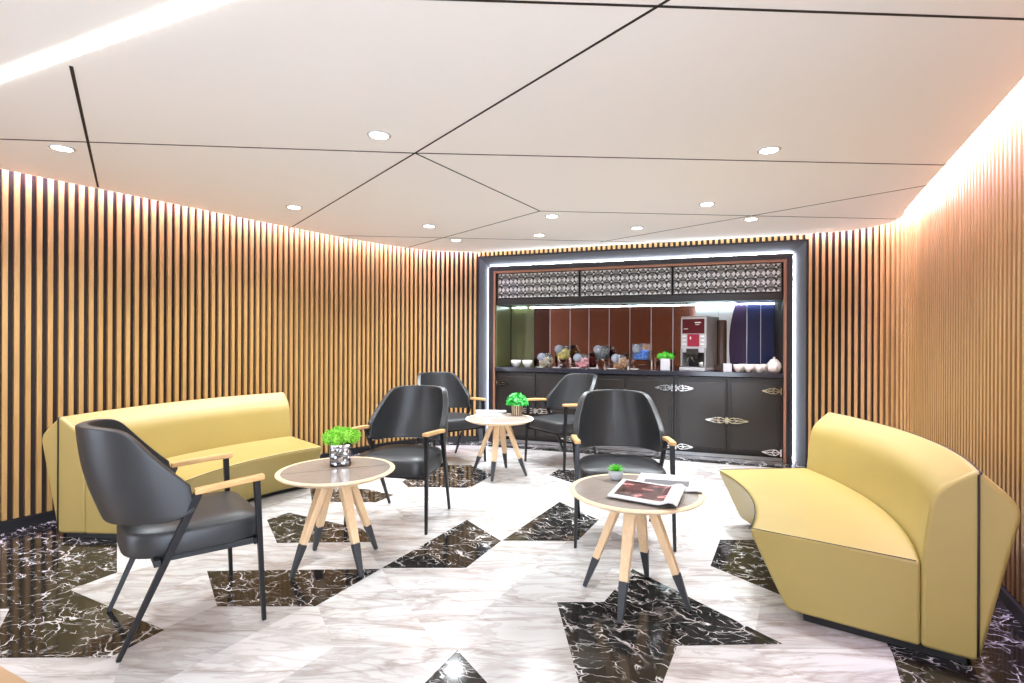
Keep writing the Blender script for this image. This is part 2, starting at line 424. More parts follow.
# ------------------------------------------------------------------ sofas
PROF_S = fillet([(0,.385),(.17,.038),(.655,.038),(.655,.385)], [.045,.03,0,.02], 5)
PROF_B = fillet([(.655,.038),(.655,.40),(.69,.68),(.825,.783),(.958,.655),(.835,.038)], [0,.05,.07,.02,.05,.03], 5)
def sofa(center, a0, a1, label):
    R = 1.64; am = (a0+a1)/2
    t = thing('curved_sofa', label, 'sofa', (center[0]+math.cos(am)*2.0, center[1]+math.sin(am)*2.0, 0), 0, 'yellow curved sofas')
    ox, oy = center[0]-t.location.x, center[1]-t.location.y
    def P(r, z, a): return V((ox + r*math.cos(a), oy + r*math.sin(a), z))
    def sweep(prof, n=36, a0=a0, a1=a1):
        bm = bmesh.new(); rings = []
        for i in range(n+1):
            a = a0+(a1-a0)*i/n; rings.append([bm.verts.new(P(R+q[0], q[1], a)) for q in prof])
        for i in range(n):
            for k in range(len(prof)):
                k2 = (k+1) % len(prof); bm.faces.new((rings[i][k], rings[i+1][k], rings[i+1][k2], rings[i][k2]))
        bm.faces.new(rings[0]); bm.faces.new(rings[-1][::-1]); return bm
    o = obj('seat', sweep(PROF_S), 'yellow', t); bevel(o, .018, 3, .9)
    o = obj('backrest', sweep(PROF_B), 'yellow', t); bevel(o, .018, 3, .9)
    e = .05/2
    bm = sweep([(V((.235,0))), V((.235,.045)), V((.80,.045)), V((.80,0))], 36, a0+e*.6, a1-e*.6); obj('plinth', bm, 'black', t)
    bm = bmesh.new(); N_ = 40
    rr = R+.830; r2 = .0045
    arc = [P(rr+.006, .772, a0+(a1-a0)*i/N_) for i in range(N_+1)]
    for aa, sg in ((a0, -1), (a1, 1)):
        off = sg*.0035/rr
        col = [P(rr, z, aa+off) for z in (.765,.6,.4,.2,.06)]
        tube(bm, [arc[0 if sg < 0 else -1]] + col, r2, 6)
    tube(bm, arc, r2, 6)
    tube(bm, [P(R+.008, .379, a0+(a1-a0)*i/N_) for i in range(N_+1)], .0022, 6)
    # edge seams at the seat ends
    for aa, sg in ((a0, -1), (a1, 1)):
        tube(bm, [P(R+.02+k*.62/8, .384, aa-sg*.002) for k in range(9)], .0018, 6)
    obj('piping', bm, 'pipe', t, True)
    return t
D = math.radians
sofa((-.2, 3.43), D(-35.6), D(5.5), 'yellow leather curved sofa at the right, beside the right slat wall')
sofa((-.416, 3.147), D(135), D(177), 'yellow leather curved sofa at the left, behind the nearest black armchair')

# ------------------------------------------------------------------ armchairs
def make_chair():
    t = thing('armchair', '', 'chair', (0,0,0), 0, 'black leather armchairs with wooden arms')
    # seat cushion: D-shaped plan, straight front, rounded back
    bm = bmesh.new(); n = 40; out = []
    for i in range(n):
        a = 2*PI*i/n; ca, sa = math.cos(a), math.sin(a)
        ex = .32 if sa > 0 else .6
        x = .270*math.copysign(abs(ca)**ex, ca); y = (.275 if sa > 0 else .25)*math.copysign(abs(sa)**(.32 if sa > 0 else .62), sa)
        x *= 1 - .10*max(0, -y/.27)
        out.append((x, y))
    levels = [(.368,.95),(.372,.985),(.385,1.0),(.446,1.0),(.463,.985),(.474,.95),(.481,.6),(.484,.2)]
    rings = [[bm.verts.new((x*k, y*k, z)) for x, y in out] for z, k in levels]
    for a, b in zip(rings, rings[1:]):
        for k in range(n): bm.faces.new((a[k], a[(k+1)%n], b[(k+1)%n], b[k]))
    bm.faces.new(rings[0][::-1]); bm.faces.new(rings[-1]); obj('seat', bm, 'dleather', t, True)
    # shell backrest
    bm = bmesh.new(); nu, nv = 44, 10; G = []
    for i in range(nu+1):
        u = -1+2*i/nu; th = u*D(88); au = abs(u)
        x0 = .292*math.sin(th); y0 = -.275 + .295*(1-math.cos(th))**1.15
        sp = lambda q: (q+math.sqrt(q*q+.0081))/2
        ztop = .920 - .255*(sp(au-.60)-sp(-.60))/(sp(.40)-sp(-.60))
        zbot = .520 + .010*au**2 + .03*max(0, (au-.8)/.2)**2
        row = []
        for j in range(nv+1):
            v = j/nv; z = zbot+(ztop-zbot)*v
            lean = (z-.50)/.42
            y = y0 - .098*lean*(1-.55*au) + .02*math.sin(lean*PI)*-1
            x = x0*(1 - .06*lean)
            row.append(bm.verts.new((x, y, z)))
        G.append(row)
    for i in range(nu):
        for j in range(nv): bm.faces.new((G[i][j], G[i+1][j], G[i+1][j+1], G[i][j+1]))
    o = obj('backrest', bm, 'dleather', t, True)
    m = o.modifiers.new('solid', 'SOLIDIFY'); m.thickness = .042; m.offset = 0
    m = o.modifiers.new('bevel', 'BEVEL'); m.width = .018; m.segments = 4; m.limit_method = 'ANGLE'; m.angle_limit = .8
    for sx in (-1, 1):
        bm = bmesh.new(); bar(bm, (sx*.300,.262,0), (sx*.288,.232,.638), (.018,.018), (.030,.026), (0,1,0)); bevel(obj('leg', bm, 'dmetal', t), .003)
        bm = bmesh.new(); bar(bm, (sx*.250,-.265,0), (sx*.300,.000,.628), (.018,.018), (.028,.032), (0,1,0)); bevel(obj('leg', bm, 'dmetal', t), .003)
        bm = bmesh.new()
        pts = [((sx*.300,-.015,.636), .040), ((sx*.300,.06,.642), .036), ((sx*.296,.16,.648), .034), ((sx*.288,.262,.652), .040)]
        vs_ = []
        for p, wd in pts:
            p = V(p); vs_.append([bm.verts.new(p+V((i*wd/2, 0, j*.0125))) for i, j in ((-1,-1),(1,-1),(1,1),(-1,1))])
        for a, b in zip(vs_, vs_[1:]):
            for k in range(4): bm.faces.new((a[k], a[(k+1)%4], b[(k+1)%4], b[k]))
        bm.faces.new(vs_[0]); bm.faces.new(vs_[-1][::-1]); bevel(obj('armrest', bm, 'arm', t), .006, 3)
    bm = bmesh.new()
    for y in (.235, -.14): bar(bm, (-.285, y, .362), (.285, y, .362), (.024,.028))
    for sx in (-1, 1): bar(bm, (sx*.225,-.15,.362), (sx*.262,.24,.362), (.022,.028))
    bevel(obj('seat_frame', bm, 'dmetal', t), .003)
    return t
chair = make_chair()
for i, (x, y, fx, fy, lab) in enumerate([
    (-1.52, 2.40, .75, .66, 'nearest black leather armchair, seen from behind in front of the left sofa'),
    (-.78, 3.71, -.26, -.966, 'black leather armchair beside the left table, between it and the far table'),
    (-.675, 5.45, .60, -.80, 'black leather armchair against the bend of the left slat wall, left of the far table'),
    (.715, 3.41, -.08, -.997, 'black leather armchair directly behind the table with open magazines'),
    (.535, 5.346, -.80, -.60, 'black leather armchair in front of the bar cabinets, right of the far table')]):
    c = chair if i == 0 else copy_tree(chair)
    c.location = (x, y, .0005); c.rotation_euler = (0,0,math.atan2(fy, fx)-PI/2); c['label'] = lab

# ------------------------------------------------------------------ round tables
TZ = .535
def make_table():
    t = thing('round_table', '', 'table', (0,0,0), 0, 'round coffee tables with dipped legs')
    bm = bmesh.new(); R = .325
    lathe(bm, [(0,TZ-.030),(R-.045,TZ-.030),(R-.008,TZ-.014),(R,TZ-.008),(R,TZ-.003),(R-.004,TZ),(R-.027,TZ),(R-.027,TZ-.001),(0,TZ-.001)], 72)
    top = obj('tabletop', bm, 'rim', t, angle=.6)
    bm = bmesh.new(); lathe(bm, [(R-.027,TZ-.001),(R-.028,TZ+.0002),(0,TZ+.0002)], 72)
    obj('inlay', bm, 'inlay', top)
    bm = bmesh.new()
    for a in (.0, PI/2): box(bm, (0,0,TZ+.0004), ((R-.029)*2, .0028, .0006), a+.35)
    obj('joint_line', bm, 'seam', top)
    for k in range(4):
        a = PI/4+k*PI/2; d = V((math.cos(a), math.sin(a), 0))
        A, B = d*.065+V((0,0,TZ-.03)), d*.262
        mid = A+(B-A)*.68
        bm = bmesh.new(); bar(bm, mid, A, (.040,.034), (.062,.046)); lg = bevel(obj('leg', bm, 'leg', t), .006, 3)
        bm = bmesh.new(); bar(bm, B, mid, (.022,.020), (.042,.036)); bevel(obj('leg_tip', bm, 'sock', lg), .004)
    bm = bmesh.new(); box(bm, (0,0,TZ-.05), (.13,.13,.045), PI/4); bevel(obj('hub', bm, 'leg', t), .005)
    return t
table = make_table()
TP = [(.615, 2.56, 0.30-PI/8*0, 'round wooden coffee table carrying the open magazines and a small succulent'),
      (-1.0, 2.95, .05, 'round wooden coffee table in front of the left sofa, with the mosaic vase'),
      (-.115, 4.91, .55, 'farthest round wooden coffee table, in front of the bar, with newspaper and leafy plant')]
for i, (x, y, rz, lab) in enumerate(TP):
    c = table if i == 0 else copy_tree(table); c.location = (x, y, .001); c.rotation_euler = (0,0,rz); c['label'] = lab
TT = TZ+.002

# ------------------------------------------------------------------ things on the tables
def spiky_ball(bm, c, r, n, L=.02, wd=.003, mi=0):
    c = V(c); bmesh.ops.create_icosphere(bm, subdivisions=2, radius=r*.8, matrix=Matrix.Translation(c))
    for _ in range(n):
        d = V((random.gauss(0,1), random.gauss(0,1), random.gauss(0,1)+.25)).normalized()
        q = d.orthogonal().normalized(); q.rotate(Matrix.Rotation(random.random()*PI, 3, d)); p = c+d*r*.72; s = d.cross(q)
        tip = c+d*(r+random.uniform(-.2,.35)*L)
        for u in (q, s): bm.faces.new([bm.verts.new(p-u*wd), bm.verts.new(p+u*wd), bm.verts.new(tip+u*wd*.3), bm.verts.new(tip-u*wd*.3)]).material_index = mi
p = onz(339, 465.5, TT)
t = thing('moss_vase', 'mirror mosaic square vase with round lime moss on the left table', 'plant', (p.x, p.y+.02, TT), .35)
bm = bmesh.new(); box(bm, (0,0,.067), (.118,.118,.134))
o = obj('vase', bm, 'mosaic', t); bevel(o, .012, 3)
bm = bmesh.new()
for k in range(3): box(bm, (0,0,.028+k*.04), (.121,.121,.004))
obj('vase_band', bm, 'ink', o)
bm = bmesh.new()
for c_, r_ in (((-.058,-.01,.165),.046), ((-.012,.02,.175),.05), ((.035,-.022,.172),.052), ((.075,.02,.162),.044), ((-.025,-.045,.16),.04), ((.02,.055,.165),.045)):
    spiky_ball(bm, c_, r_, 300)
obj('moss', bm, 'lime', t)
# far table plant
p = onz(517, 415, TT)
t = thing('leafy_pot_plant', 'bushy bright green plant in a copper striped pot on the far table', 'plant', (p.x, p.y, TT))
bm = bmesh.new(); lathe(bm, [(0,.0),(.046,0),(.050,.004),(.056,.098),(.053,.098),(.048,.085),(0,.085)], 28); obj('pot', bm, 'stripe', t, angle=.6)
bm = bmesh.new()
for _ in range(420):
    d = V((random.gauss(0,1), random.gauss(0,1), abs(random.gauss(0,.9)))).normalized(); r_ = random.uniform(.45,1)**.5
    c_ = V((0,0,.115)) + V((d.x*.115, d.y*.115, d.z*.115-.012))*r_
    q = V((random.gauss(0,1), random.gauss(0,1), random.gauss(0,1))).normalized(); s = q.orthogonal().normalized(); L = random.uniform(.012,.02)
    bm.faces.new([bm.verts.new(c_-q*L), bm.verts.new(c_+s*L*.6), bm.verts.new(c_+q*L), bm.verts.new(c_-s*L*.6)])
obj('foliage', bm, 'green2', t)
bm = bmesh.new()
for _ in range(14):
    a = random.random()*2*PI; tube(bm, [(0,0,.08), (math.cos(a)*.03, math.sin(a)*.03, .13), (math.cos(a)*.075, math.sin(a)*.075, .16)], .002, 5)
obj('stems', bm, 'green2', t)
# succulent
p = onz(616, 480, TT)
t = thing('succulent_bowl', 'tiny green succulent in a pale round bowl beside the open magazines', 'plant', (p.x, p.y+.005, TT))
bm = bmesh.new(); lathe(bm, [(0,0),(.024,0),(.036,.018),(.040,.038),(.034,.052),(.030,.052),(.034,.04),(0,.036)], 28); obj('bowl', bm, 'greybowl', t, True)
bm = bmesh.new()
for ring, (n, el, L) in enumerate(((10,.25,.052),(9,.65,.048),(6,1.05,.040),(3,1.4,.030))):
    for k in range(n):
        a = 2*PI*k/n+ring*.4; d = V((math.cos(a)*math.cos(el), math.sin(a)*math.cos(el), math.sin(el))); s = V((-math.sin(a), math.cos(a), 0)); u = d.cross(s)
        b0 = V((0,0,.048)); m_ = b0+d*L*.6; tp = b0+d*L
        vs_ = [bm.verts.new(b0-s*.004), bm.verts.new(b0+s*.004), bm.verts.new(m_+s*.010), bm.verts.new(tp), bm.verts.new(m_-s*.010), bm.verts.new(m_-u*.005)]
        for f in ((0,1,5),(1,2,5),(2,3,5),(3,4,5),(4,0,5),(0,4,3,2,1)): bm.faces.new([vs_[q] for q in f])
obj('leaves', bm, 'green', t)
# magazines: local x = along the spread, curved pages
def magazine(name, lab, P0, P1, P2, z0, pic=True, thick=.006, curl=.03, group='open magazines on the nearest table'):
    """P0 near-left corner, P1 near-right corner, P2 far-left corner on the table plane"""
    u = (P1-P0); v = (P2-P0); t = thing(name, lab, 'magazine', (P0.x, P0.y, z0), 0, group)
    def S(a, b, k): # a in 0..1 along u, b along v
        z = curl*max(0, (a-.72)/.28)*math.sin(min(1, (a-.72)/.28)*PI*.92) if a > .72 else 0
        q = u*a+v*b; return V((q.x, q.y, z+k))
    def sheet(a0,a1,b0,b1,k0,k1,mn,nm,parent):
        bm = bmesh.new(); n = 16; top = [[bm.verts.new(S(a0+(a1-a0)*i/n, b, k1)) for b in (b0,b1)] for i in range(n+1)]
        bot = [[bm.verts.new(S(a0+(a1-a0)*i/n, b, k0)) for b in (b0,b1)] for i in range(n+1)]
        for i in range(n):
            bm.faces.new((top[i][0],top[i+1][0],top[i+1][1],top[i][1])); bm.faces.new((bot[i][0],bot[i][1],bot[i+1][1],bot[i+1][0]))
            bm.faces.new((bot[i][0],bot[i+1][0],top[i+1][0],top[i][0])); bm.faces.new((bot[i][1],top[i][1],top[i+1][1],bot[i+1][1]))
        bm.faces.new((bot[0][0],top[0][0],top[0][1],bot[0][1])); bm.faces.new((bot[n][0],bot[n][1],top[n][1],top[n][0]))
        return obj(nm, bm, mn, parent, True, .6)
    pg = sheet(0,1,0,1,0,thick,'paper','pages',t)
    sheet(.0,1,-.01,1.0,-.0008,-.0001,'ink','cover',t)
    if pic: sheet(.07,.80,.12,.93,thick,thick+.0006,'pic','picture',t)
    else:
        sheet(.12,.80,.25,.60,thick,thick+.0006,'ink','picture',t)
    return t
g_ = lambda x, y: onz(x, y, TT)
magazine('magazine', 'open magazine with a dark brown photo spread, lying on top at the front', g_(607,498.5), g_(677,511), g_(623,481.5), TT+.010)
magazine('magazine', 'second magazine lying partly beneath and behind the photo spread', g_(632,489), g_(702,494), g_(641,474), TT+.002, False, .005, .012)
# newspaper on the far table
p = onz(491, 414, TT)
t = thing('newspaper', 'rolled white newspaper lying on the far table', 'newspaper', (p.x, p.y, TT), -.1)
bm = bmesh.new()
for r_, z_ in ((.017,.0185),): tube(bm, [(-.16,0.035,z_), (.0,.035,z_), (.15,.035,z_)], r_, 14)
obj('roll', bm, 'paper', t, True)
bm = bmesh.new(); box(bm, (-.02,-.07,.003), (.26,.16,.004), -.08); obj('loose_pages', bm, 'paper', t)
bm = bmesh.new(); box(bm, (-.06,-.05,.0056), (.10,.04,.001), -.08); box(bm, (.07,-.07,.0056), (.07,.05,.001), -.08); obj('print', bm, 'ink', t)

# ------------------------------------------------------------------ niche / bar recess  (local: x along wall, y into the wall, z up)
NMAT = Matrix.Translation((NL.x, NL.y, 0)) @ Matrix.Rotation(NANG, 4, 'Z')
def npt(t, dep, z): return NMAT @ V((t, dep, z))
def at_niche(o): o.matrix_world = NMAT; return o
ZT = H-.035
def ring(bm, t0, t1, z1, w0, d0, w1, d1, mi=0, k0=0, k1=0):
    """splayed three sided strip (left jamb, head, right jamb); from inset w0 at depth d0 to inset w1 at depth d1"""
    a = [(t0+w0, d0, 0), (t0+w0, d0, z1-w0), (t1-w0, d0, z1-w0), (t1-w0, d0, 0)]
    b = [(t0+w1, d1, 0), (t0+w1, d1, z1-w1), (t1-w1, d1, z1-w1), (t1-w1, d1, 0)]
    for i in range(3): bm.faces.new([bm.verts.new(q) for q in (a[i], a[i+1], b[i+1], b[i])]).material_index = mi
fr = thing('niche_frame', 'black and bronze surround framing the bar recess with a light line', 'frame'); at_niche(fr)
bm = bmesh.new(); ring(bm, 0, NW, ZT, 0, 0.06, 0, -.012); ring(bm, 0, NW, ZT, 0, -.012, .018, -.012); obj('outer_edge', bm, 'frame', fr)
bm = bmesh.new(); ring(bm, 0, NW, ZT, .018, -.012, .120, .060); obj('splayed_reveal', bm, 'splay', fr)
bm = bmesh.new(); ring(bm, 0, NW, ZT, .1305, .036, .1305, .058); obj('light_line', bm, 'led', fr)
bm = bmesh.new(); ring(bm, 0, NW, ZT, .120, .060, .132, .060); ring(bm, 0, NW, ZT, .132, .060, .132, .030); ring(bm, 0, NW, ZT, .132, .030, .190, .030); ring(bm, 0, NW, ZT, .190, .030, .190, .06); obj('inner_frame', bm, 'frame', fr)
bm = bmesh.new(); ring(bm, 0, NW, ZT, .190, .036, .215, .036); ring(bm, 0, NW, ZT, .215, .036, .215, .10); obj('bronze_edge', bm, 'bronze', fr)
T0, T1 = .22, NW-.22; ZO = ZT-.215; DEP = .60; CT = .94
# shell of the recess
bm = bmesh.new()
box(bm, (T0-.02, DEP/2+.085, ZO/2), (.04, DEP+.03, ZO)); box(bm, (T1+.02, DEP/2+.085, ZO/2), (.04, DEP+.03, ZO))
box(bm, ((T0+T1)/2, DEP/2+.085, ZO+.02), (T1-T0+.08, DEP+.03, .04)); box(bm, ((T0+T1)/2, DEP+.08, ZO/2), (T1-T0+.08, .04, ZO))
o = struct('wall_niche', bm, 'backing'); at_niche(o)
# greenish lit left side panel
bm = bmesh.new(); box(bm, (T0+.006, DEP/2+.02, (CT+ZO-.40)/2+.0), (.010, DEP-.06, ZO-.40-CT-.004)); o = obj('side_panel', bm, 'side'); at_niche(o)
tag(o, 'olive glass panel lining the left side of the bar recess', 'panel')
# mirror back in panels with thin bright joints
ZM = ZO-.40
mt = thing('mirror_splashback', 'bronze mirrored splashback behind the bar counter, in tall panels', 'mirror'); at_niche(mt)
edges = [T0, .56, .78, 1.05, 1.30, 1.56, 1.82, 2.08, 2.34, 2.60]
def mpanel(a, b, m, nm='mirror_panel'):
    bm = bmesh.new(); box(bm, ((a+b)/2, DEP+.02, (CT+ZM+.04)/2), (b-a-.006, .012, ZM+.04-CT)); return obj(nm, bm, m, mt)
mpanel(edges[0]+.012, edges[1], 'side', 'olive_reflection')  # reflection of the side panel painted as an olive strip
for a, b in zip(edges[1:], edges[2:]): mpanel(a, b, 'mirror_refl_dark' if a < .6 else 'mirror')
# right end: mirror reflections put into white, purple and navy panel colours
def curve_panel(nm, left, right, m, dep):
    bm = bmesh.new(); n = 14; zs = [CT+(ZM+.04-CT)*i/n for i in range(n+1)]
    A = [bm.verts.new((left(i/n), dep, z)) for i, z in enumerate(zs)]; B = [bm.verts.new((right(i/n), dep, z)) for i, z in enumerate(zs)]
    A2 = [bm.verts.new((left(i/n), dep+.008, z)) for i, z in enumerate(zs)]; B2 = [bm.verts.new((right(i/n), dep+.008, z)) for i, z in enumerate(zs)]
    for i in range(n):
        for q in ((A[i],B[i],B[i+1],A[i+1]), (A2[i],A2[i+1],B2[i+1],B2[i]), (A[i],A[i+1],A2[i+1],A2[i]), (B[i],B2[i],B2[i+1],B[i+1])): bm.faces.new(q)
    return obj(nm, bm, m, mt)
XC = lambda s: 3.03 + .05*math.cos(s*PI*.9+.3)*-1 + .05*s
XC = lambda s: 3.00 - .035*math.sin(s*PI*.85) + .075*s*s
curve_panel('white_reflection', lambda s: 2.603, lambda s: XC(s)-.002, 'white_refl', DEP+.012)
curve_panel('purple_reflection_panel', lambda s: XC(s)+.002, lambda s: 3.17, 'purple', DEP+.012)
for a, b in ((3.175,3.32),(3.32,T1)): mpanel(a, b, 'navy', 'navy_reflection_panel')
bm = bmesh.new()
for x in edges[2:] + [2.86, 3.172, 3.32]: box(bm, (x, DEP+.009, (CT+ZM)/2), (.004, .006, ZM-CT))
obj('panel_joint', bm, 'steel', mt)
# lattice overhead cabinets
lz0, lz1 = ZO-.315, ZO-.005
for k, (a, b) in enumerate(((T0+.01,1.275),(1.29,2.34),(2.355,T1-.01))):
    t = thing('lattice_cabinet', ('left', 'middle', 'right')[k]+'most of the three overhead panels with a white star lattice' if k != 1 else 'overhead lattice panel between the two outer ones, white stars on black', 'cabinet', (0,0,0), 0, 'lattice panels over the bar'); at_niche(t)
    if k != 1: t['label'] = ('left' if k == 0 else 'right')+' end overhead panel with white star lattice above the '+('white bowls' if k == 0 else 'coffee cups')
    bm = bmesh.new(); box(bm, ((a+b)/2, .20, (lz0+lz1)/2), (b-a, .24, lz1-lz0)); obj('box', bm, 'lat_b', t)
    bm = bmesh.new(); ncol = round((b-a)/.100); cw = (b-a-.01)/ncol; ch = (lz1-lz0-.01)/3
    for i in range(ncol):
        for j in range(3):
            cx, cz = a+.005+cw*(i+.5), lz0+.005+ch*(j+.5); fx = 1 if i%2 else -1
            def tri(*ps, mi=0):
                bm.faces.new([bm.verts.new((cx+fx*px*cw/2, .076, cz+pz*ch/2)) for px, pz in ps]).material_index = mi
            tri((-1,1),(0,1),(-.35,.35)); tri((1,-1),(0,-1),(.35,-.35)); tri((-1,-.1),(-.1,-.1),(-1,-.9), mi=1); tri((1,.1),(.1,.1),(1,.9), mi=1)
            tri((.08,.95),(.85,.95),(.4,.45), mi=0); tri((-.08,-.95),(-.85,-.95),(-.4,-.45), mi=0)
            tri((-.95,.75),(-.95,.15),(-.5,.2), mi=1); tri((.95,-.75),(.95,-.15),(.5,-.2), mi=1)
            tri((-.28,.1),(0,.42),(.28,.1),(0,-.0), mi=0)
    r = bmesh.ops.extrude_face_region(bm, geom=bm.faces[:]); bmesh.ops.translate(bm, verts=[v for v in r['geom'] if isinstance(v, bmesh.types.BMVert)], vec=(0,.006,0))
    obj('lattice', bm, ['lat_w', 'lat_g'], t)
bm = bmesh.new(); box(bm, ((T0+T1)/2, .20, lz0-.045), (T1-T0-.004, .24, .078)); o = obj('light_pelmet', bm, 'cabf'); at_niche(o)
tag(o, 'dark pelmet board running under the three lattice panels', 'pelmet')
bm = bmesh.new(); box(bm, ((.50+T1)/2, DEP-.02, ZM-.005), (T1-.02-.50, .012, .012)); o = obj('pelmet_light_strip', bm, 'led2'); at_niche(o)
tag(o, 'cool white LED strip under the pelmet above the bar counter', 'light strip')
bm = bmesh.new(); box(bm, ((T0+.46)/2+.02, DEP-.02, ZM-.005), (.20, .012, .010)); o = obj('pelmet_light_strip', bm, 'led2'); at_niche(o)
tag(o, 'short LED strip above the painted olive reflection at the left end of the bar', 'light strip')
# counter
bm = bmesh.new(); box(bm, ((T0+T1)/2, .31, CT-.025), (T1-T0-.006, .60, .05)); o = bevel(obj('bar_counter', bm, 'counter'), .003); at_niche(o)
tag(o, 'glossy black stone counter running the full width of the bar recess', 'counter')
# base cabinets
def leafhinge(bm, cx, cz, sx, L=.17):
    """pointed openwork strap: leaf outline made of bars"""
    y = .018
    for k in (1, -1):
        P = [(cx, y, cz+k*.006), (cx+sx*L*.25, y, cz+k*.030), (cx+sx*L*.55, y, cz+k*.024), (cx+sx*L, y, cz)]
        for a, b in zip(P, P[1:]): bar(bm, a, b, (.008,.011), None, (0,1,0))
        bar(bm, (cx+sx*L*.25, y, cz+k*.030), (cx+sx*L*.45, y, cz), (.008,.009), None, (0,1,0))
    bar(bm, (cx, y, cz), (cx+sx*L*.95, y, cz), (.008,.008), None, (0,1,0))
cabs = ((T0+.004, 1.276, 'base cabinet at the left end of the bar, under the white bowls'), (1.282, 2.366, 'middle base cabinet of the bar, behind the armchair with open magazines in front'), (2.372, T1-.004, 'base cabinet at the right end of the bar, under the coffee machine and cups'))
for a, b, lab in cabs:
    t = thing('bar_cabinet', lab, 'cabinet', (0,0,0), 0, 'dark base cabinets under the bar counter'); at_niche(t)
    bm = bmesh.new(); box(bm, ((a+b)/2, .32, .46), (b-a, .54, .84)); obj('body', bm, 'cabf', t)
    bm = bmesh.new(); box(bm, ((a+b)/2, .062, .021), (b-a, .02, .035)); obj('kick_strip', bm, 'steel', t)
    mid = (a+b)/2
    for s, (x0, x1) in ((0, (a+.03, mid-.004)), (1, (mid+.004, b-.03))):
        bm = bmesh.new(); box(bm, ((x0+x1)/2, .040, .465), (x1-x0, .022, .79)); dr = bevel(obj('door', bm, 'cabf', t), .002)
        i0, i1 = (x0+.03, x1-.015) if s == 0 else (x0+.04, x1-.02)
        bm = bmesh.new(); box(bm, ((i0+i1)/2, .0285, .465), (i1-i0, .006, .72)); bevel(obj('door_panel', bm, 'cab', dr), .003)
        for z in (.75, .10):
            bm = bmesh.new(); hx_ = x0 if s == 0 else x1; sx = 1 if s == 0 else -1
            leafhinge(bm, hx_, z, sx); box(bm, (hx_-sx*.012, .020, z), (.014, .014, .075)); obj('hinge', bm, 'chrome', dr)
        bm = bmesh.new(); sx = -1 if s == 0 else 1; hx_ = x1-.004 if s == 0 else x0+.004
        leafhinge(bm, hx_, .415, sx, .21); box(bm, (hx_, .018, .415), (.014,.016,.065)); obj('handle', bm, 'chrome', dr)

# ------------------------------------------------------------------ things on the counter
def nplace(o, t_, d_, z=CT+.0005, rz=0): 
    o.matrix_world = NMAT @ Matrix.Translation((t_, d_, z)) @ Matrix.Rotation(rz, 4, 'Z'); return o
def tx(x, dep):          # niche x for a picture column at a given depth inside the recess
    k = (x-512)/FPX; O = V((NL.x, NL.y)) + NN*dep
    return (k*O.y - O.x)/(ND.x - k*ND.y)
# white bowls
for k, (x, lab) in enumerate(((516,'left one of the two white bowls at the left end of the counter'), (527.5,'right one of the two white bowls, next to the first jar'))):
    bm = bmesh.new(); lathe(bm, [(0,0),(.032,0),(.040,.008),(.062,.045),(.066,.085),(.062,.085),(.057,.046),(.03,.014),(0,.012)], 28)
    o = obj('white_bowl', bm, 'porcelain', None, True); nplace(o, tx(x,.2), .2); tag(o, lab, 'bowl', 'white bowls on the counter')
# plates / napkin trays along the front edge
pl = None
for x, lab in ((540,'small white plate in front of the beige candy jar'), (557,'small white plate beneath the first clear riser'), (576,'small white plate left of the pink candy jar'), (594,'small white plate before the dark candy jar'), (612,'small white plate by the cookie jar'), (634,'small white plate under the clear riser of the blue jar')):
    if pl is None:
        bm = bmesh.new(); lathe(bm, [(0,0),(.03,0),(.058,.009),(.060,.011),(.056,.011),(.03,.004),(0,.004)], 28); o = pl = obj('plate', bm, 'porcelain', None, True)
    else: o = pl.copy(); C.objects.link(o)
    nplace(o, tx(x,.072), .072); tag(o, lab, 'plate', 'small white plates along the counter')
# acrylic risers
def riser(x, w, h, lab, dep=.30):
    t = thing('acrylic_riser', lab, 'display stand', (0,0,0), 0, 'clear acrylic risers'); nplace(t, tx(x,dep), dep)
    bm = bmesh.new(); box(bm, (0,0,h-.003), (w,.15,.005)); obj('shelf', bm, 'glass', t)
    for s in (-1,1):
        bm = bmesh.new(); box(bm, (s*(w/2-.003),0,(h-.006)/2), (.005,.15,h-.006)); obj('side', bm, 'glass', t)
# candy jars: rounded clear jar with slanted mouth, lid and filling
def jar(x, z, fill, lab, dep=.30, square=False, s=1.1):
    t = thing('candy_jar', lab, 'jar', (0,0,0), 0, 'candy and biscuit jars'); nplace(t, tx(x,dep), dep, CT+.001+z, -.5)
    bm = bmesh.new()
    if square:
        box(bm, (0,0,.085*s), (.15*s,.13*s,.17*s)); b = bevel(obj('jar_body', bm, 'jar', t), .012, 3)
    else:
        bm2 = bm; lathe(bm, [(0,0),(.045*s,0),(.068*s,.02*s),(.080*s,.06*s),(.078*s,.10*s),(.060*s,.14*s),(.03*s,.155*s),(0,.156*s)], 28); b = obj('jar_body', bm, 'jar', t, True)
    # slanted disc lid on the front
    bm = bmesh.new(); lathe(bm, [(0,.006),(.042*s,.006),(.047*s,0),(.047*s,-.008),(0,-.008)], 28)
    bmesh.ops.transform(bm, matrix=Matrix.Translation((-.012*s,-.066*s,.118*s)) @ Matrix.Rotation(D(68), 4, 'X') @ Matrix.Rotation(D(20),4,'Y'), verts=bm.verts)
    obj('lid', bm, 'lid', t, True)
    bm = bmesh.new(); rn = random.Random(int(x))
    for _ in range(95):
        a = rn.random()*2*PI; r_ = .062*s*math.sqrt(rn.random()); z_ = .016+rn.random()*.085*s
        bmesh.ops.create_icosphere(bm, subdivisions=1, radius=.013*s, matrix=Matrix.Translation((r_*math.cos(a), r_*math.sin(a), z_)))
    o = obj('filling', bm, fill, t, True); o['kind'] = 'stuff'
M['lid'] = mat('frosted_lid', (.15,.17,.20), .3)
riser(564, .13, .10, 'narrow clear riser carrying the yellow candy jar'); riser(602, .13, .10, 'narrow clear riser carrying the dark candy jar'); riser(640, .28, .11, 'wide clear riser carrying the square blue candy jar')
jar(546, 0, 'candy_n', 'clear jar of beige sweets standing low, leftmost of the jars', .22)
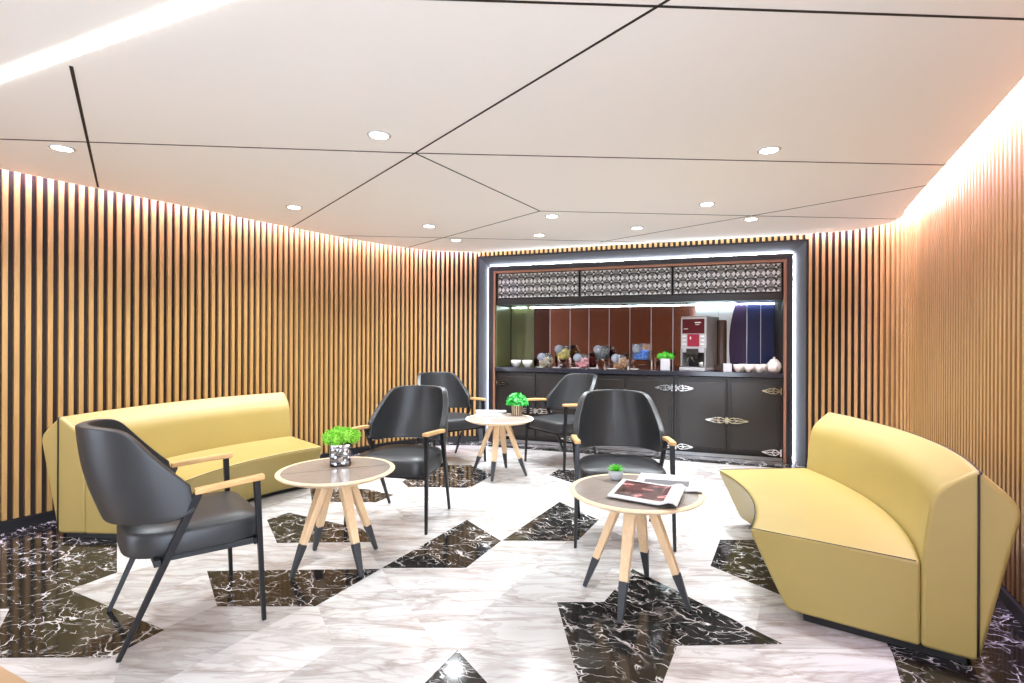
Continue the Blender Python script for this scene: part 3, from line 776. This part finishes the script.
jar(563, .101, 'candy_y', 'clear jar of yellow and orange sweets on a narrow riser')
jar(582, 0, 'candy_p', 'clear jar of pink sweets standing low on the counter', .20)
jar(602, .101, 'candy_d', 'clear jar of dark sweets on a narrow riser')
jar(620, 0, 'cookie', 'clear jar of orange brown biscuits standing low', .20)
jar(641, .111, 'candy_b', 'square clear jar of blue sweets on the wide riser', .30, True)
# planter
t = thing('counter_planter', 'white square planter with lime green foliage beside the coffee machine', 'plant'); nplace(t, tx(665.5,.2), .2)
bm = bmesh.new(); box(bm, (0,0,.065), (.105,.105,.13)); bevel(obj('pot', bm, 'gwhite', t), .004)
bm = bmesh.new()
for c_, r_ in (((-.055,0,.155),.042), ((.0,-.01,.168),.045), ((.058,.0,.155),.042), ((0,.04,.155),.04)): spiky_ball(bm, c_, r_, 90, .015, .005)
obj('foliage', bm, 'green', t)
# coffee machine (local: x width, y depth, front at y=-.2)
t = thing('coffee_machine', 'silver coffee machine with dark red display panel on the counter', 'coffee machine'); nplace(t, tx(699.5,.30), .08+.25, rz=-.42)
W_, Hm = .30, .62
bm = bmesh.new(); box(bm, (0,.02,Hm*.68), (W_,.36,Hm*.64)); box(bm, (0,.11,.13), (W_,.18,.20)); box(bm, (-W_/2+.012,-.08,.15), (.024,.2,.22)); box(bm, (W_/2-.012,-.08,.15), (.024,.2,.22))
bevel(obj('housing', bm, 'mgrey', t), .008, 3)
bm = bmesh.new(); box(bm, (0,-.163,.405), (W_-.004,.012,.40)); bevel(obj('front_panel', bm, 'mwhite', t), .004)
bm = bmesh.new(); box(bm, (0,-.172,Hm-.115), (W_*.86,.008,.165)); sc = bevel(obj('screen', bm, 'mred', t), .002)
bm = bmesh.new(); box(bm, (.055,-.1765,Hm-.075), (.07,.002,.012)); box(bm, (.05,-.1765,Hm-.098), (.045,.002,.006)); box(bm, (-.085,-.1765,Hm-.145), (.05,.002,.007)); obj('lettering', bm, 'paper', sc)
bm = bmesh.new(); box(bm, (0,-.172,.345), (W_*.46,.008,.14)); ds = bevel(obj('display', bm, 'mred2', t), .002)
bm = bmesh.new(); box(bm, (-.03,-.177,.37), (.014,.002,.03)); obj('indicator', bm, 'paper', ds)
for s in (-1, 1):
    for k in range(3):
        bm = bmesh.new(); box(bm, (s*.105,-.172,.30+k*.045), (.042,.010,.020)); bevel(obj('button', bm, 'porcelain', t), .003)
bm = bmesh.new(); box(bm, (-.01,-.15,.215), (.14,.06,.07)); lathe(bm, [(0,.14),(.012,.14),(.016,.19)], 12, (-.04,-.155,0)); lathe(bm, [(0,.14),(.012,.14),(.016,.19)], 12, (.03,-.155,0)); bevel(obj('spout', bm, 'mblack', t), .004)
bm = bmesh.new(); box(bm, (0,.015,.135), (W_-.05,.006,.20)); obj('cup_bay', bm, 'mblack', t)
bm = bmesh.new(); box(bm, (0,-.06,.018), (W_,.30,.036)); tr = bevel(obj('drip_tray', bm, 'mwhite', t), .006)
bm = bmesh.new()
for k in range(9): box(bm, (-.12+k*.03,-.09,.039), (.012,.16,.005))
obj('grille', bm, 'steel', tr)
bm = bmesh.new(); tube(bm, [(-.10,-.10,.045),(-.09,-.12,.12),(-.05,-.12,.17),(-.02,-.10,.10)], .006, 8); lathe(bm, [(.0,.045),(.035,.045),(.045,.10),(.042,.10),(.03,.05)], 20, (.07,-.09,0)); obj('milk_pipe', bm, 'chrome', t, True)
bm = bmesh.new(); lathe(bm, [(0,.06),(.052,.06),(.052,.56),(.045,.58),(0,.58)], 28, (.205,.14,0)); box(bm, (.205,.12,.03), (.10,.16,.06)); bevel(obj('milk_cooler', bm, 'mbrown', t), .004)
# cups and box at the right end
bm = bmesh.new(); box(bm, (0,0,.045), (.085,.08,.09)); o = bevel(obj('napkin_box', bm, 'gwhite'), .003); nplace(o, tx(727.5,.09), .09); tag(o, 'small white box of napkins right of the coffee machine', 'box')
cupm = None
cups = [(738.3,.09,0,'pale cup in the front row, right next to the napkin box'), (749,.09,0,'cup second from the napkin box'), (759.8,.09,0,'white cup in the middle of the front row'), (766,.30,0,'cup in the back row just left of the serving pot'),
        (743.5,.225,0,'cup in the back row, just behind the one next to the napkin box'), (754.5,.225,0,'cup in the back row, behind the middle of the front row'), (778,.32,.0,'cup behind the serving pot near the right end')]
for x, dp, z, lab in cups:
    if cupm is None:
        t = thing('cup', lab, 'cup', (0,0,0), 0, 'stacked cups at the right end of the counter')
        bm = bmesh.new(); lathe(bm, [(0,0),(.024,0),(.028,.006),(.048,.04),(.052,.082),(.049,.082),(.043,.04),(.02,.012),(0,.012)], 24); obj('body', bm, 'cup', t, True)
        bm = bmesh.new(); tube(bm, [(.048,0,.065),(.070,0,.062),(.074,0,.045),(.062,0,.030),(.042,0,.028)], .005, 8); obj('handle', bm, 'cup', t, True)
        cupm = t
    else: t = copy_tree(cupm); t['label'] = lab
    nplace(t, tx(x, dp), dp, CT+.001+z, (PI/2 if dp > .15 else -PI/2)+random.uniform(-.4,.4))
t = thing('serving_pot', 'pale rounded serving pot with spout at the right end of the counter', 'pot'); nplace(t, tx(774.2,.13), .13, rz=-1.45)
bm = bmesh.new(); lathe(bm, [(0,0),(.045,0),(.066,.02),(.075,.06),(.066,.10),(.045,.125),(.042,.128),(0,.128)], 28); obj('body', bm, 'cup', t, True)
bm = bmesh.new(); lathe(bm, [(.044,.128),(.036,.140),(.012,.148),(.010,.156),(.014,.166),(0,.170)], 24); obj('lid', bm, 'cup', t, True)
bm = bmesh.new(); tube(bm, [(-.066,0,.045),(-.09,0,.075),(-.10,0,.115)], .010, 8); obj('spout', bm, 'cup', t, True)
bm = bmesh.new(); tube(bm, [(.058,0,.105),(.085,0,.105),(.095,0,.075),(.085,0,.045),(.068,0,.040)], .006, 8); obj('handle', bm, 'cup', t, True)
bm = bmesh.new(); lathe(bm, [(0,0),(.09,0),(.13,.02),(.135,.022),(.125,.022),(.085,.006),(0,.006)], 32); o = obj('serving_dish', bm, 'steel', None, True); nplace(o, tx(752,.44), .44); tag(o, 'shallow steel dish behind the cups', 'dish')
